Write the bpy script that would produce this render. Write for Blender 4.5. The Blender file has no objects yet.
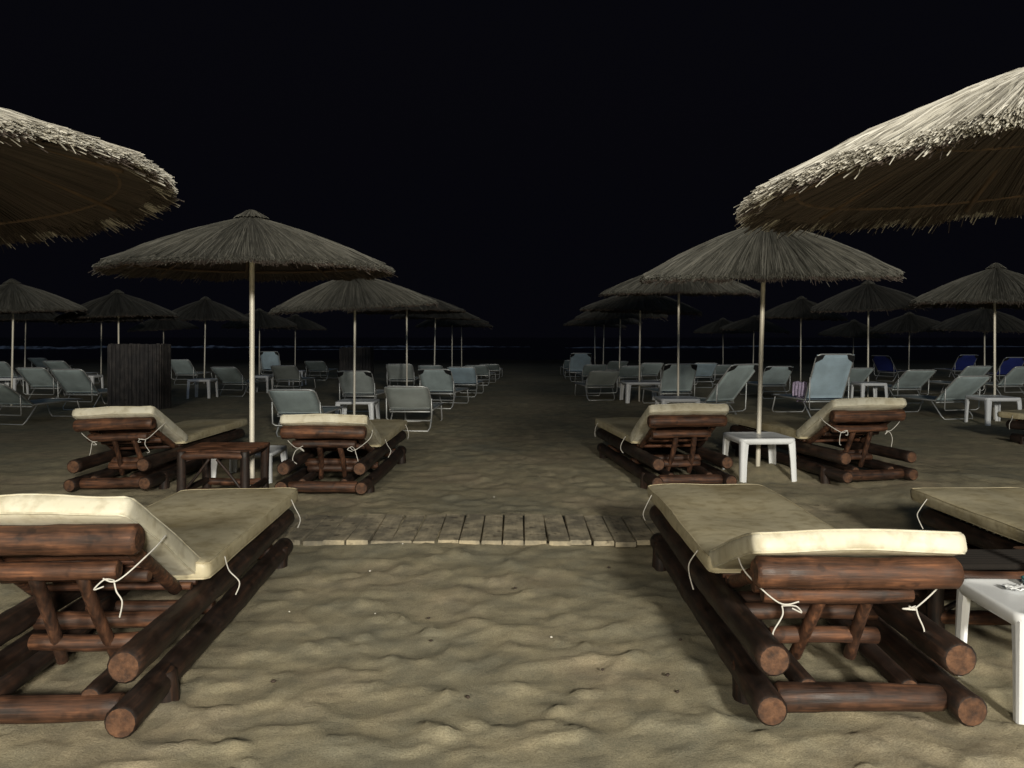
import bpy, math, random
import numpy as np
from mathutils import Vector, Matrix, noise

random.seed(7)
RNG = np.random.default_rng(7)
R = math.radians
scene = bpy.context.scene
COL = scene.collection

# ------------------------------------------------------------------ objects
def tag(o, label=None, cat=None, group=None, kind=None):
    if label: o['label'] = label
    if cat: o['category'] = cat
    if group: o['group'] = group
    if kind: o['kind'] = kind
    return o

def empty(name, loc=(0, 0, 0), rot=(0, 0, 0)):
    o = bpy.data.objects.new(name, None)
    o.empty_display_size = 0.1
    COL.objects.link(o)
    o.location = loc
    o.rotation_euler = rot
    return o

def link(name, mesh, parent=None, loc=None, rot=None):
    o = bpy.data.objects.new(name, mesh)
    COL.objects.link(o)
    if parent is not None: o.parent = parent
    if loc is not None: o.location = loc
    if rot is not None: o.rotation_euler = rot
    return o

def copy_tree(o, parent=None):
    c = o.copy()
    COL.objects.link(c)
    if parent is not None: c.parent = parent
    for ch in list(o.children):
        copy_tree(ch, c)
    return c

# ------------------------------------------------------------------ mesh builder
class MB:
    def __init__(self):
        self.v = []; self.f = []; self.m = []; self.s = []
    def add(self, verts, faces, mat=0, smooth=True):
        n = len(self.v)
        self.v += [tuple(p) for p in verts]
        for f in faces:
            self.f.append(tuple(i + n for i in f)); self.m.append(mat); self.s.append(smooth)
    def tube(self, pts, radii, seg=10, cap_mat=None, mat=0, bevel=0.12, caps=True):
        """round bar along a polyline, ends slightly rounded off"""
        pts = [Vector(p) for p in pts]
        if not hasattr(radii, '__len__'): radii = [radii] * len(pts)
        radii = list(radii)
        if caps and bevel:
            d0 = (pts[1] - pts[0]); d1 = (pts[-1] - pts[-2])
            r0, r1 = radii[0], radii[-1]
            pts = [pts[0], pts[0] + d0.normalized() * min(r0 * bevel, d0.length * .4)] + pts[1:-1] + \
                  [pts[-1] - d1.normalized() * min(r1 * bevel, d1.length * .4), pts[-1]]
            radii = [r0 * (1 - bevel), r0] + radii[1:-1] + [r1, r1 * (1 - bevel)]
        verts = []
        u = None
        for i, p in enumerate(pts):
            a = pts[max(i - 1, 0)]; b = pts[min(i + 1, len(pts) - 1)]
            t = (b - a).normalized()
            if u is None:
                u = t.orthogonal().normalized()
            u = (u - t * u.dot(t)).normalized()
            w = t.cross(u)
            for k in range(seg):
                an = 2 * math.pi * k / seg
                verts.append(p + (u * math.cos(an) + w * math.sin(an)) * radii[i])
        faces = []
        for i in range(len(pts) - 1):
            for k in range(seg):
                k2 = (k + 1) % seg
                faces.append((i * seg + k, i * seg + k2, (i + 1) * seg + k2, (i + 1) * seg + k))
        self.add(verts, faces, mat, True)
        if caps:
            cm = mat if cap_mat is None else cap_mat
            b = (len(pts) - 1) * seg
            self.add(verts[:seg], [tuple(reversed(range(seg)))], cm, False)
            self.add(verts[b:], [tuple(range(seg))], cm, False)
    def box(self, lo, hi, mat=0, bev=0.0, rot=None, origin=None):
        x0, y0, z0 = lo; x1, y1, z1 = hi
        b = bev
        if b <= 0:
            vs = [(x0,y0,z0),(x1,y0,z0),(x1,y1,z0),(x0,y1,z0),(x0,y0,z1),(x1,y0,z1),(x1,y1,z1),(x0,y1,z1)]
            fs = [(0,3,2,1),(4,5,6,7),(0,1,5,4),(1,2,6,5),(2,3,7,6),(3,0,4,7)]
        else:
            vs = []; fs = []
            def ring(z, i):
                return [(x0+i,y0+i,z),(x1-i,y0+i,z),(x1-i,y1-i,z),(x0+i,y1-i,z)]
            vs = ring(z0, b) + ring(z0 + b, 0) + ring(z1 - b, 0) + ring(z1, b)
            fs = [(3,2,1,0),(12,13,14,15)]
            for r in range(3):
                for k in range(4):
                    k2 = (k + 1) % 4
                    fs.append((r*4+k, r*4+k2, r*4+4+k2, r*4+4+k))
        if rot is not None:
            o = Vector(origin) if origin is not None else Vector(((x0+x1)/2,(y0+y1)/2,(z0+z1)/2))
            vs = [o + rot @ (Vector(p) - o) for p in vs]
        self.add(vs, fs, mat, False)
    def mesh(self, name, mats):
        me = bpy.data.meshes.new(name)
        me.from_pydata(self.v, [], self.f)
        for m in mats: me.materials.append(m)
        me.polygons.foreach_set('material_index', self.m)
        me.polygons.foreach_set('use_smooth', self.s)
        me.update()
        return me
    def build(self, name, mats, parent=None, **k):
        if not isinstance(mats, (list, tuple)): mats = [mats]
        return link(name, self.mesh(name, mats), parent, **k)

def np_mesh(name, verts, faces_quads, mats, smooth=True, tris=None):
    me = bpy.data.meshes.new(name)
    nv = len(verts); nq = len(faces_quads); nt = 0 if tris is None else len(tris)
    me.vertices.add(nv)
    me.vertices.foreach_set('co', np.asarray(verts, dtype=np.float32).ravel())
    me.loops.add(nq * 4 + nt * 3)
    idx = np.asarray(faces_quads, dtype=np.int32).ravel()
    if nt: idx = np.concatenate([idx, np.asarray(tris, dtype=np.int32).ravel()])
    me.loops.foreach_set('vertex_index', idx)
    me.polygons.add(nq + nt)
    st = np.arange(nq, dtype=np.int32) * 4
    if nt: st = np.concatenate([st, nq * 4 + np.arange(nt, dtype=np.int32) * 3])
    me.polygons.foreach_set('loop_start', st)
    me.polygons.foreach_set('use_smooth', np.full(nq + nt, smooth))
    for m in mats: me.materials.append(m)
    me.update(calc_edges=True)
    me.validate()
    return me

# ------------------------------------------------------------------ materials
def mat(name):
    m = bpy.data.materials.new(name); m.use_nodes = True
    nt = m.node_tree
    return m, nt, nt.nodes['Principled BSDF']
def node(nt, t, **k):
    n = nt.nodes.new(t)
    for a, b in k.items():
        if a.startswith('i_'):
            n.inputs[a[2:].replace('_', ' ')].default_value = b
        else: setattr(n, a, b)
    return n
def ramp(nt, stops, src, interp='LINEAR'):
    r = nt.nodes.new('ShaderNodeValToRGB')
    r.color_ramp.interpolation = interp
    e = r.color_ramp.elements
    while len(e) < len(stops): e.new(0.5)
    for el, (p, c) in zip(e, stops):
        el.position = p; el.color = (*c, 1) if len(c) == 3 else c
    nt.links.new(src, r.inputs[0])
    return r
def coords(nt, scale=(1, 1, 1), rand=True):
    """object coordinates, shifted per object so that copies differ"""
    tc = node(nt, 'ShaderNodeTexCoord')
    mp = node(nt, 'ShaderNodeMapping')
    mp.inputs['Scale'].default_value = scale
    nt.links.new(tc.outputs['Object'], mp.inputs['Vector'])
    if rand:
        oi = node(nt, 'ShaderNodeObjectInfo')
        mu = node(nt, 'ShaderNodeMath', operation='MULTIPLY'); mu.inputs[1].default_value = 37.0
        nt.links.new(oi.outputs['Random'], mu.inputs[0])
        nt.links.new(mu.outputs[0], mp.inputs['Location'])
    return mp.outputs['Vector']
def noise_tex(nt, vec, scale, detail=4, rough=.55):
    n = node(nt, 'ShaderNodeTexNoise')
    n.inputs['Scale'].default_value = scale; n.inputs['Detail'].default_value = detail
    n.inputs['Roughness'].default_value = rough
    nt.links.new(vec, n.inputs['Vector'])
    return n.outputs['Fac']
def mixc(nt, fac, a, b, blend='MIX'):
    n = node(nt, 'ShaderNodeMix', data_type='RGBA', blend_type=blend)
    for s, v in ((0, fac), (6, a), (7, b)):
        if hasattr(v, 'default_value') or isinstance(v, bpy.types.NodeSocket): nt.links.new(v, n.inputs[s])
        else: n.inputs[s].default_value = v if s == 0 else ((*v, 1) if len(v) == 3 else v)
    return n.outputs[2]
def bump(nt, bsdf, h, strength, dist):
    b = node(nt, 'ShaderNodeBump'); b.inputs['Strength'].default_value = strength; b.inputs['Distance'].default_value = dist
    nt.links.new(h, b.inputs['Height']); nt.links.new(b.outputs['Normal'], bsdf.inputs['Normal'])

def wood_mat(name, scale, dark, mid, light, rough=.56, coat=.04):
    m, nt, b = mat(name)
    v = coords(nt, scale)
    f = noise_tex(nt, v, 6, 5, .6)
    v2 = coords(nt)
    w = noise_tex(nt, v2, 7, 3, .6)
    r1 = ramp(nt, [(.30, dark), (.52, mid), (.72, light)], f)
    r2 = ramp(nt, [(.40, (.55, .55, .55)), (.68, (1.25, 1.2, 1.1))], w)
    c = mixc(nt, 1.0, r1.outputs[0], r2.outputs[0], 'MULTIPLY')
    kn = noise_tex(nt, v2, 17, 2, .5)
    r3 = ramp(nt, [(.30, (.35, .33, .32)), (.40, (1, 1, 1))], kn)
    c = mixc(nt, .8, c, r3.outputs[0], 'MULTIPLY')
    oi = node(nt, 'ShaderNodeObjectInfo')
    r4 = ramp(nt, [(0, (.70, .70, .72)), (1, (1.25, 1.2, 1.15))], oi.outputs['Random'])
    c = mixc(nt, 1, c, r4.outputs[0], 'MULTIPLY')
    nt.links.new(c, b.inputs['Base Color'])
    rr = ramp(nt, [(.3, (rough - .08,) * 3), (.7, (rough + .25,) * 3)], w)
    nt.links.new(rr.outputs[0], b.inputs['Roughness'])
    b.inputs['Coat Weight'].default_value = coat; b.inputs['Coat Roughness'].default_value = .35
    bump(nt, b, f, .35, .01)
    return m
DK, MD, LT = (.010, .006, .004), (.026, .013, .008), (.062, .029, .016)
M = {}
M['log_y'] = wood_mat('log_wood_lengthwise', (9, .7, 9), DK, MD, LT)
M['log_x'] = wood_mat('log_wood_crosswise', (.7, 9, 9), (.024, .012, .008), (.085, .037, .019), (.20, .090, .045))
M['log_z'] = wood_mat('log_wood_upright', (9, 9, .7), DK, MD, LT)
M['strut'] = wood_mat('lit_log_wood_strut', (9, 9, .7), (.024, .012, .008), (.085, .037, .019), (.20, .090, .045))  # bright copy of the upright log wood, lamplight put into the colour
M['slat'] = wood_mat('bamboo_slat', (.7, 14, 14), (.03, .012, .007), (.10, .038, .017), (.22, .095, .042))

def cut_mat():
    m, nt, b = mat('cut_log_end')
    v = coords(nt)
    f = noise_tex(nt, v, 26, 5, .65)
    r = ramp(nt, [(.30, (.020, .010, .006)), (.5, (.085, .038, .018)), (.7, (.165, .078, .038))], f)
    nt.links.new(r.outputs[0], b.inputs['Base Color'])
    b.inputs['Roughness'].default_value = .75
    bump(nt, b, f, .6, .01)
    return m
M['cut'] = cut_mat()

def cushion_mat(nm, tint):
    m, nt, b = mat(nm)
    v = coords(nt)
    a = noise_tex(nt, v, 2.2, 5, .6)
    c = noise_tex(nt, v, 14, 4, .6)
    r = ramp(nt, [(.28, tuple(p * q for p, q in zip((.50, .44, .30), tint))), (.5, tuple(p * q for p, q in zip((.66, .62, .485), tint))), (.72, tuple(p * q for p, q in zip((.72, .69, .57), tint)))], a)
    r2 = ramp(nt, [(.34, (.62, .58, .50)), (.52, (1, 1, 1))], c)
    col = mixc(nt, .6, r.outputs[0], r2.outputs[0], 'MULTIPLY')
    nt.links.new(col, b.inputs['Base Color'])
    b.inputs['Roughness'].default_value = .48
    wr = noise_tex(nt, v, 5, 3, .5)
    bump(nt, b, wr, .32, .025)
    return m
M['piping'] = None
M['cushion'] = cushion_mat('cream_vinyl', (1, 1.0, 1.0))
M['seat_vinyl'] = cushion_mat('tan_cream_vinyl', (.82, .77, .655))  # tanner, darker vinyl for the seat cushions

def simple(name, col, rough=.5, metal=0., var=.15, scale=9, bstr=0.):
    m, nt, b = mat(name)
    v = coords(nt)
    f = noise_tex(nt, v, scale, 4, .6)
    r = ramp(nt, [(.3, tuple(c * (1 - var) for c in col)), (.7, tuple(min(1, c * (1 + var)) for c in col))], f)
    nt.links.new(r.outputs[0], b.inputs['Base Color'])
    b.inputs['Roughness'].default_value = rough; b.inputs['Metallic'].default_value = metal
    if bstr: bump(nt, b, f, bstr, .01)
    return m
M['tie'] = simple('white_tie_cord', (.62, .60, .55), .8)
M['pole'] = simple('galvanised_pole', (.80, .75, .64), .40, .15, .06, 5)
M['alu'] = simple('aluminium_tube', (.60, .61, .60), .42, .55, .1, 20)
M['plastic'] = simple('white_plastic', (.86, .88, .90), .35, 0, .05, 6)
M['rib'] = simple('rafter_wood', (.10, .065, .04), .8, 0, .3, 12)
M['black'] = simple('black_corner_fabric', (.012, .012, .013), .8)
M['teal'] = simple('teal_glazed', (.03, .12, .13), .3)
M['shaded_top'] = simple('shaded_bamboo', (.010, .007, .005), .95)  # shade over the low bamboo table put into its top's colour
M['shell'] = simple('pale_shell', (.75, .72, .64), .5)
M['twig'] = simple('dark_twig', (.05, .035, .025), .8)

def weave(name, col):
    m, nt, b = mat(name)
    v = coords(nt)
    f = noise_tex(nt, v, 3.5, 4, .6)
    k = node(nt, 'ShaderNodeTexChecker'); k.inputs['Scale'].default_value = 420
    nt.links.new(v, k.inputs['Vector'])
    r = ramp(nt, [(.3, tuple(c * .8 for c in col)), (.7, tuple(c * 1.15 for c in col))], f)
    c2 = mixc(nt, .25, r.outputs[0], k.outputs['Color'], 'MULTIPLY')
    nt.links.new(c2, b.inputs['Base Color'])
    b.inputs['Roughness'].default_value = .75
    return m
M['fab_grey'] = weave('grey_green_mesh', (.50, .60, .61))
M['fab_blue'] = weave('pale_blue_mesh', (.50, .65, .75))
M['fab_olive'] = weave('olive_grey_mesh', (.51, .56, .54))
M['fab_navy'] = weave('navy_mesh', (.03, .05, .29))
M['towel'] = simple('lilac_towel', (.50, .42, .58), .95, 0, .35, 22, .6)

def straw_mat(name, lo, mid, hi):
    m, nt, b = mat(name)
    g = node(nt, 'ShaderNodeNewGeometry')
    v = coords(nt)
    f = noise_tex(nt, v, 3.0, 4, .65)
    add = node(nt, 'ShaderNodeMath', operation='MULTIPLY_ADD')
    nt.links.new(g.outputs['Random Per Island'], add.inputs[0])
    add.inputs[1].default_value = .62
    mu = node(nt, 'ShaderNodeMath', operation='MULTIPLY'); mu.inputs[1].default_value = .45
    nt.links.new(f, mu.inputs[0]); nt.links.new(mu.outputs[0], add.inputs[2])
    r = ramp(nt, [(.15, lo), (.5, mid), (.85, hi)], add.outputs[0])
    nt.links.new(r.outputs[0], b.inputs['Base Color'])
    b.inputs['Roughness'].default_value = .7
    return m
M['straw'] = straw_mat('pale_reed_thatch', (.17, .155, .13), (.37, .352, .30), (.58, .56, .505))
M['straw_mid'] = straw_mat('grey_reed_thatch', (.036, .035, .029), (.080, .078, .065), (.150, .145, .124))  # darker reed for the mid-row canopies and every cap

# ------------------------------------------------------------------ ground
def base_h(x, y):
    """sand level without footprints"""
    h = .030 * np.sin(x * 1.1 + .6 * np.sin(y * .9)) * np.sin(y * .75 + .4) + .018 * np.sin(2.3 * x + 1.7 * y)
    h = h * np.clip((y + 2) / 3, 0, 1) * .55
    h = h - np.clip((y - 34) / 24, 0, 1.6) * .32
    for (mx, my, a, s) in MOUNDS:
        h = h + a * np.exp(-((x - mx) ** 2 + (y - my) ** 2) / (2 * s * s))
    return h
MOUNDS = [(2.42, 7.75, .10, .30), (2.15, 6.6, .05, .35), (3.25, 6.3, .05, .4), (4.3, 7.4, .06, .6), (2.3, 3.2, .06, .25), (-4.0, 8.6, .05, .8)]
def gz(x, y): return float(base_h(np.float64(x), np.float64(y)))

def make_ground():
    xs = list(np.arange(-3.6, 4.6001, .026))
    d = .026
    while xs[-1] < 240: d *= 1.085; xs.append(xs[-1] + d)
    d = .026
    while xs[0] > -240: d *= 1.085; xs.insert(0, xs[0] - d)
    xs = np.array(xs)
    ys = [2.1]
    while ys[-1] < 64: ys.append(ys[-1] + max(.02, .0085 * ys[-1]))
    pre = []; y = 2.1; d = .03
    while y > -40: d *= 1.2; y -= d; pre.insert(0, y)
    ys = np.array(pre + ys)
    X, Y = np.meshgrid(xs, ys)
    H = np.zeros_like(X)
    rng = np.random.default_rng(3)
    n = 4800
    px = rng.uniform(-5.5, 6.5, n); py = 2.0 + 14 * rng.uniform(0, 1, n) ** 1.4
    # more prints down the trodden aisle
    px[:1000] = rng.normal(0, .9, 1000)
    for i in range(n):
        x, y = px[i], py[i]
        an = rng.normal(.12, .42) + (math.pi / 2 if rng.random() < .18 else 0)
        a = rng.uniform(.07, .25); b = a * rng.uniform(.38, .66)
        dd = rng.uniform(.003, .015) * (.6 + a * 2.2) * (.8 if y > 8 else 1)
        rad = a * 1.7
        i0, i1 = np.searchsorted(xs, [x - rad, x + rad]); j0, j1 = np.searchsorted(ys, [y - rad, y + rad])
        if i1 - i0 < 2 or j1 - j0 < 2: continue
        sx = X[j0:j1, i0:i1] - x; sy = Y[j0:j1, i0:i1] - y
        u = sx * math.cos(an) + sy * math.sin(an); v = -sx * math.sin(an) + sy * math.cos(an)
        wob = 1 + .16 * np.sin(np.arctan2(v, u) * 3 + i)
        q = np.sqrt((u / a) ** 2 + (v / b) ** 2) / wob
        w = np.clip(1 - q ** 4, 0, 1)
        h = H[j0:j1, i0:i1]
        H[j0:j1, i0:i1] = h * (1 - .75 * w) - dd * np.clip(1 - q * q, 0, 1) ** .6 + .42 * dd * np.exp(-((q - 1.09) / .15) ** 2)
    fade = np.clip((Y - 1.9) / .4, 0, 1)
    H *= fade
    # quieter sand along the boards
    H *= 1 - .75 * np.exp(-((Y - 5.4) / .42) ** 4) * (np.abs(X) < 3.4)
    # small lumps
    N = np.zeros_like(X)
    for k in range(14):
        ka = rng.uniform(0, 6.28); fr = rng.uniform(9, 34)
        N += np.sin((X * math.cos(ka) + Y * math.sin(ka)) * fr + rng.uniform(0, 6.28) + 1.5 * np.sin(X * rng.uniform(1, 4) + Y * rng.uniform(1, 4))) * (.013 / fr)
    N *= np.clip((Y - 1.5), 0, 1) * (Y < 20)
    Z = base_h(X, Y) + H + N
    nx, ny = len(xs), len(ys)
    verts = np.stack([X.ravel(), Y.ravel(), Z.ravel()], 1)
    J, I = np.meshgrid(np.arange(ny - 1), np.arange(nx - 1), indexing='ij')
    a = (J * nx + I).ravel()
    quads = np.stack([a, a + 1, a + nx + 1, a + nx], 1)
    m, nt, b = mat('beach_sand')
    tc = node(nt, 'ShaderNodeTexCoord'); vec = tc.outputs['Object']
    big = noise_tex(nt, vec, .9, 4, .6); mid = noise_tex(nt, vec, 6, 5, .65); fine = noise_tex(nt, vec, 160, 3, .7); gr = noise_tex(nt, vec, 620, 2, .6)
    c1 = ramp(nt, [(.30, (.29, .28, .215)), (.5, (.365, .328, .228)), (.70, (.43, .365, .262))], big)
    c2 = ramp(nt, [(.35, (.74, .75, .76)), (.65, (1.13, 1.10, 1.05))], mid)
    c3 = ramp(nt, [(.32, (.62, .60, .57)), (.62, (1.22, 1.22, 1.22))], fine)
    c = mixc(nt, 1, c1.outputs[0], c2.outputs[0], 'MULTIPLY')
    c = mixc(nt, .7, c, c3.outputs[0], 'MULTIPLY')
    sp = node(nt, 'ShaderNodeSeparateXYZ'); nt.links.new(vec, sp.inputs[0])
    far_dark = node(nt, 'ShaderNodeMapRange'); far_dark.inputs['From Min'].default_value = 24; far_dark.inputs['From Max'].default_value = 46  # night darkness of the far beach put into the sand colour
    nt.links.new(sp.outputs['Y'], far_dark.inputs['Value'])
    c = mixc(nt, far_dark.outputs[0], c, (.045, .038, .028))
    nt.links.new(c, b.inputs['Base Color'])
    b.inputs['Roughness'].default_value = .92
    b.inputs['Specular IOR Level'].default_value = .2
    cr = noise_tex(nt, vec, 34, 6, .68)
    crb = node(nt, 'ShaderNodeBump'); crb.inputs['Strength'].default_value = .20; crb.inputs['Distance'].default_value = .022
    nt.links.new(cr, crb.inputs['Height'])
    s = node(nt, 'ShaderNodeMath', operation='MULTIPLY_ADD'); s.inputs[1].default_value = .5
    nt.links.new(gr, s.inputs[0]); nt.links.new(fine, s.inputs[2])
    bump(nt, b, s.outputs[0], .55, .006)
    b.inputs['Normal'].links[0].from_node.inputs['Normal'].links or nt.links.new(crb.outputs['Normal'], b.inputs['Normal'].links[0].from_node.inputs['Normal'])
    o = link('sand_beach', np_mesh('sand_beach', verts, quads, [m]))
    tag(o, kind='structure')
make_ground()

def make_sea():
    m, nt, b = mat('sea_water')
    tc = node(nt, 'ShaderNodeTexCoord')
    mp = node(nt, 'ShaderNodeMapping'); mp.inputs['Scale'].default_value = (.35, 1.2, 1)
    nt.links.new(tc.outputs['Object'], mp.inputs['Vector'])
    f = noise_tex(nt, mp.outputs['Vector'], .8, 5, .6)
    b.inputs['Base Color'].default_value = (.006, .010, .018, 1)
    b.inputs['Roughness'].default_value = .22
    bump(nt, b, f, .8, .4)
    mb = MB()
    mb.add([(-1500, 50, -.30), (1500, 50, -.30), (1500, 2500, -.30), (-1500, 2500, -.30)], [(0, 1, 2, 3)])
    tag(mb.build('sea', m), kind='structure')
    # breaking surf: long irregular rolls of foam lying off the beach
    fm, nt, b = mat('sea_foam')
    v = node(nt, 'ShaderNodeTexCoord').outputs['Object']
    f = noise_tex(nt, v, .9, 6, .7)
    r = ramp(nt, [(.40, (.03, .04, .07)), (.60, (.62, .66, .78))], f)
    nt.links.new(r.outputs[0], b.inputs['Base Color']); b.inputs['Roughness'].default_value = .9
    mb = MB()
    rng = random.Random(4)
    for (x0, x1, yy, hh) in ((-105, -58, 108, .62), (-72, -34, 121, .42), (-46, 3, 128, .34), (8, 34, 116, .34), (30, 92, 132, .30), (-28, -6, 104, .16)):
        n = int((x1 - x0) / .7)
        top = []; fr = []; bk = []
        for i in range(n + 1):
            t = i / n; x = x0 + (x1 - x0) * t
            e = min(1, 5 * min(t, 1 - t) + .05)
            y = yy + 2.2 * math.sin(x * .06) + .8 * math.sin(x * .31)
            h = hh * e * (.62 + .38 * noise.noise((x * .25, yy, 0)) + .22 * noise.noise((x * .9, yy, 3)))
            top.append((x, y, -.30 + max(.02, h))); fr.append((x, y - .9 - rng.random() * .3, -.36)); bk.append((x, y + 2.4, -.36))
        vs = fr + top + bk; k = n + 1
        fs = [(i, i + 1, k + i + 1, k + i) for i in range(n)] + [(k + i, k + i + 1, 2 * k + i + 1, 2 * k + i) for i in range(n)]
        mb.add(vs, fs)
    tag(mb.build('surf_foam', fm), 'pale line of surf breaking on the dark sea', 'surf', kind='stuff')
make_sea()

# ------------------------------------------------------------------ boardwalk
def boardwalk():
    root = empty('boardwalk', (0, 5.40, gz(0, 5.4) + .005))
    tag(root, 'low plank boardwalk half sunk in sand across the aisle', 'boardwalk')
    pm = wood_mat('weathered_plank', (12, .9, 12), (.46, .41, .30), (.54, .485, .355), (.60, .54, .40), .75, 0)
    mb = MB(); rng = random.Random(5)
    x = -3.1
    while x < 1.75:
        w = rng.uniform(.128, .140)
        y0 = -.375 + rng.uniform(-.014, .014); y1 = .375 + rng.uniform(-.02, .02)
        z = .020 + rng.uniform(-.006, .006)
        rot = Matrix.Rotation(rng.uniform(-.02, .02), 3, 'Z') @ Matrix.Rotation(rng.uniform(-.02, .02), 3, 'Y') @ Matrix.Rotation(rng.uniform(-.008, .008), 3, 'X')
        mb.box((x, y0, z - .034), (x + w, y1, z), bev=.004, rot=rot)
        x += w + rng.uniform(.007, .013)
    mb.build('deck', pm, root)
    for yy in (-.22, .22):
        b = MB(); b.box((-3.15, yy - .03, -.05), (1.78, yy + .03, -.006))
        b.build('bearer', pm, root)
boardwalk()

# ------------------------------------------------------------------ bamboo / log furniture
def log(mb, p, q, r, rng, seg=14, step=.16, bend=.011, cap=1, bevel=.14):
    tp = rng.uniform(-.09, .09); ph0 = rng.uniform(0, 6)
    p = Vector(p); q = Vector(q); L = (q - p).length
    n = max(2, int(L / step))
    pts = []; rad = []
    b1 = Vector((rng.uniform(-1, 1), rng.uniform(-1, 1), rng.uniform(-1, 1))) * bend
    node_at = rng.uniform(.2, .4)
    k = n * 3
    for i in range(k + 1):
        t = i / k
        pts.append(p.lerp(q, t) + b1 * math.sin(math.pi * t))
        rr = r * (1 + tp * (t - .5) + .035 * math.sin(t * L * 5 + node_at * 9) + .018 * math.sin(t * L * 17 + ph0))
        ph = ((t * L + node_at) % .36) / .36
        if ph < .075: rr *= 1.05
        rad.append(rr)
    mb.tube(pts, rad, seg, cap_mat=cap, bevel=bevel)

def rounded_slab(w, l, t, r, nx, ny, nz, f=None):
    """soft cushion block centred on x, y in [0,l], z in [0,t]; f deforms a point"""
    hx, hy, hz = w / 2, l / 2, t / 2
    verts = {}; vs = []; fs = []
    def vid(i, j, k):
        key = (i, j, k)
        if key in verts: return verts[key]
        p = Vector(((i / nx * 2 - 1) * hx, (j / ny * 2 - 1) * hy, (k / nz * 2 - 1) * hz))
        c = Vector((max(-hx + r, min(hx - r, p.x)), max(-hy + r, min(hy - r, p.y)), max(-hz + r, min(hz - r, p.z))))
        d = p - c
        if d.length > 1e-9: p = c + d.normalized() * min(r, d.length * 1.0 if sum(abs(x) > 1e-9 for x in d) == 1 else r)
        p = p + Vector((0, hy, hz))
        if f: p = f(p)
        verts[key] = len(vs); vs.append(p)
        return verts[key]
    for i in range(nx):
        for j in range(ny):
            fs.append((vid(i, j, nz), vid(i + 1, j, nz), vid(i + 1, j + 1, nz), vid(i, j + 1, nz)))
            fs.append((vid(i, j, 0), vid(i, j + 1, 0), vid(i + 1, j + 1, 0), vid(i + 1, j, 0)))
    for i in range(nx):
        for k in range(nz):
            fs.append((vid(i, 0, k), vid(i + 1, 0, k), vid(i + 1, 0, k + 1), vid(i, 0, k + 1)))
            fs.append((vid(i, ny, k), vid(i, ny, k + 1), vid(i + 1, ny, k + 1), vid(i + 1, ny, k)))
    for j in range(ny):
        for k in range(nz):
            fs.append((vid(0, j, k), vid(0, j, k + 1), vid(0, j + 1, k + 1), vid(0, j + 1, k)))
            fs.append((vid(nx, j, k), vid(nx, j + 1, k), vid(nx, j + 1, k + 1), vid(nx, j, k + 1)))
    return vs, fs

def piping(w, l, t, r, f, place, parent, material):
    """sewn cord along the upper and lower edge of a cushion"""
    for z in (t - r * .30, r * .30):
        pts = []
        k = r * .30
        x0, x1, y0, y1 = -w / 2 + k, w / 2 - k, k, l - k
        c = r * .9
        base = []
        n = 26
        for a, b in (((x0 + c, y0), (x1 - c, y0)), ((x1, y0 + c), (x1, y1 - c)), ((x1 - c, y1), (x0 + c, y1)), ((x0, y1 - c), (x0, y0 + c))):
            for i in range(n + 1):
                q = i / n
                base.append((a[0] + (b[0] - a[0]) * q, a[1] + (b[1] - a[1]) * q))
        base.append(base[0])
        for x, y in base: pts.append(place(f(Vector((x, y, z)))))
        m = MB(); m.tube(pts, .0042, 6, caps=False)
        m.build('piping', material, parent)

def bezier(pts, n=10):
    """smooth curve through control points"""
    out = []
    P = [Vector(p) for p in pts]
    for i in range(len(P) - 1):
        p0 = P[max(i - 1, 0)]; p1 = P[i]; p2 = P[i + 1]; p3 = P[min(i + 2, len(P) - 1)]
        for k in range(n):
            t = k / n
            out.append(.5 * ((2 * p1) + (p2 - p0) * t + (2 * p0 - 5 * p1 + 4 * p2 - p3) * t * t + (3 * p1 - p0 - 3 * p2 + p3) * t ** 3))
    out.append(P[-1])
    return out

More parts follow.
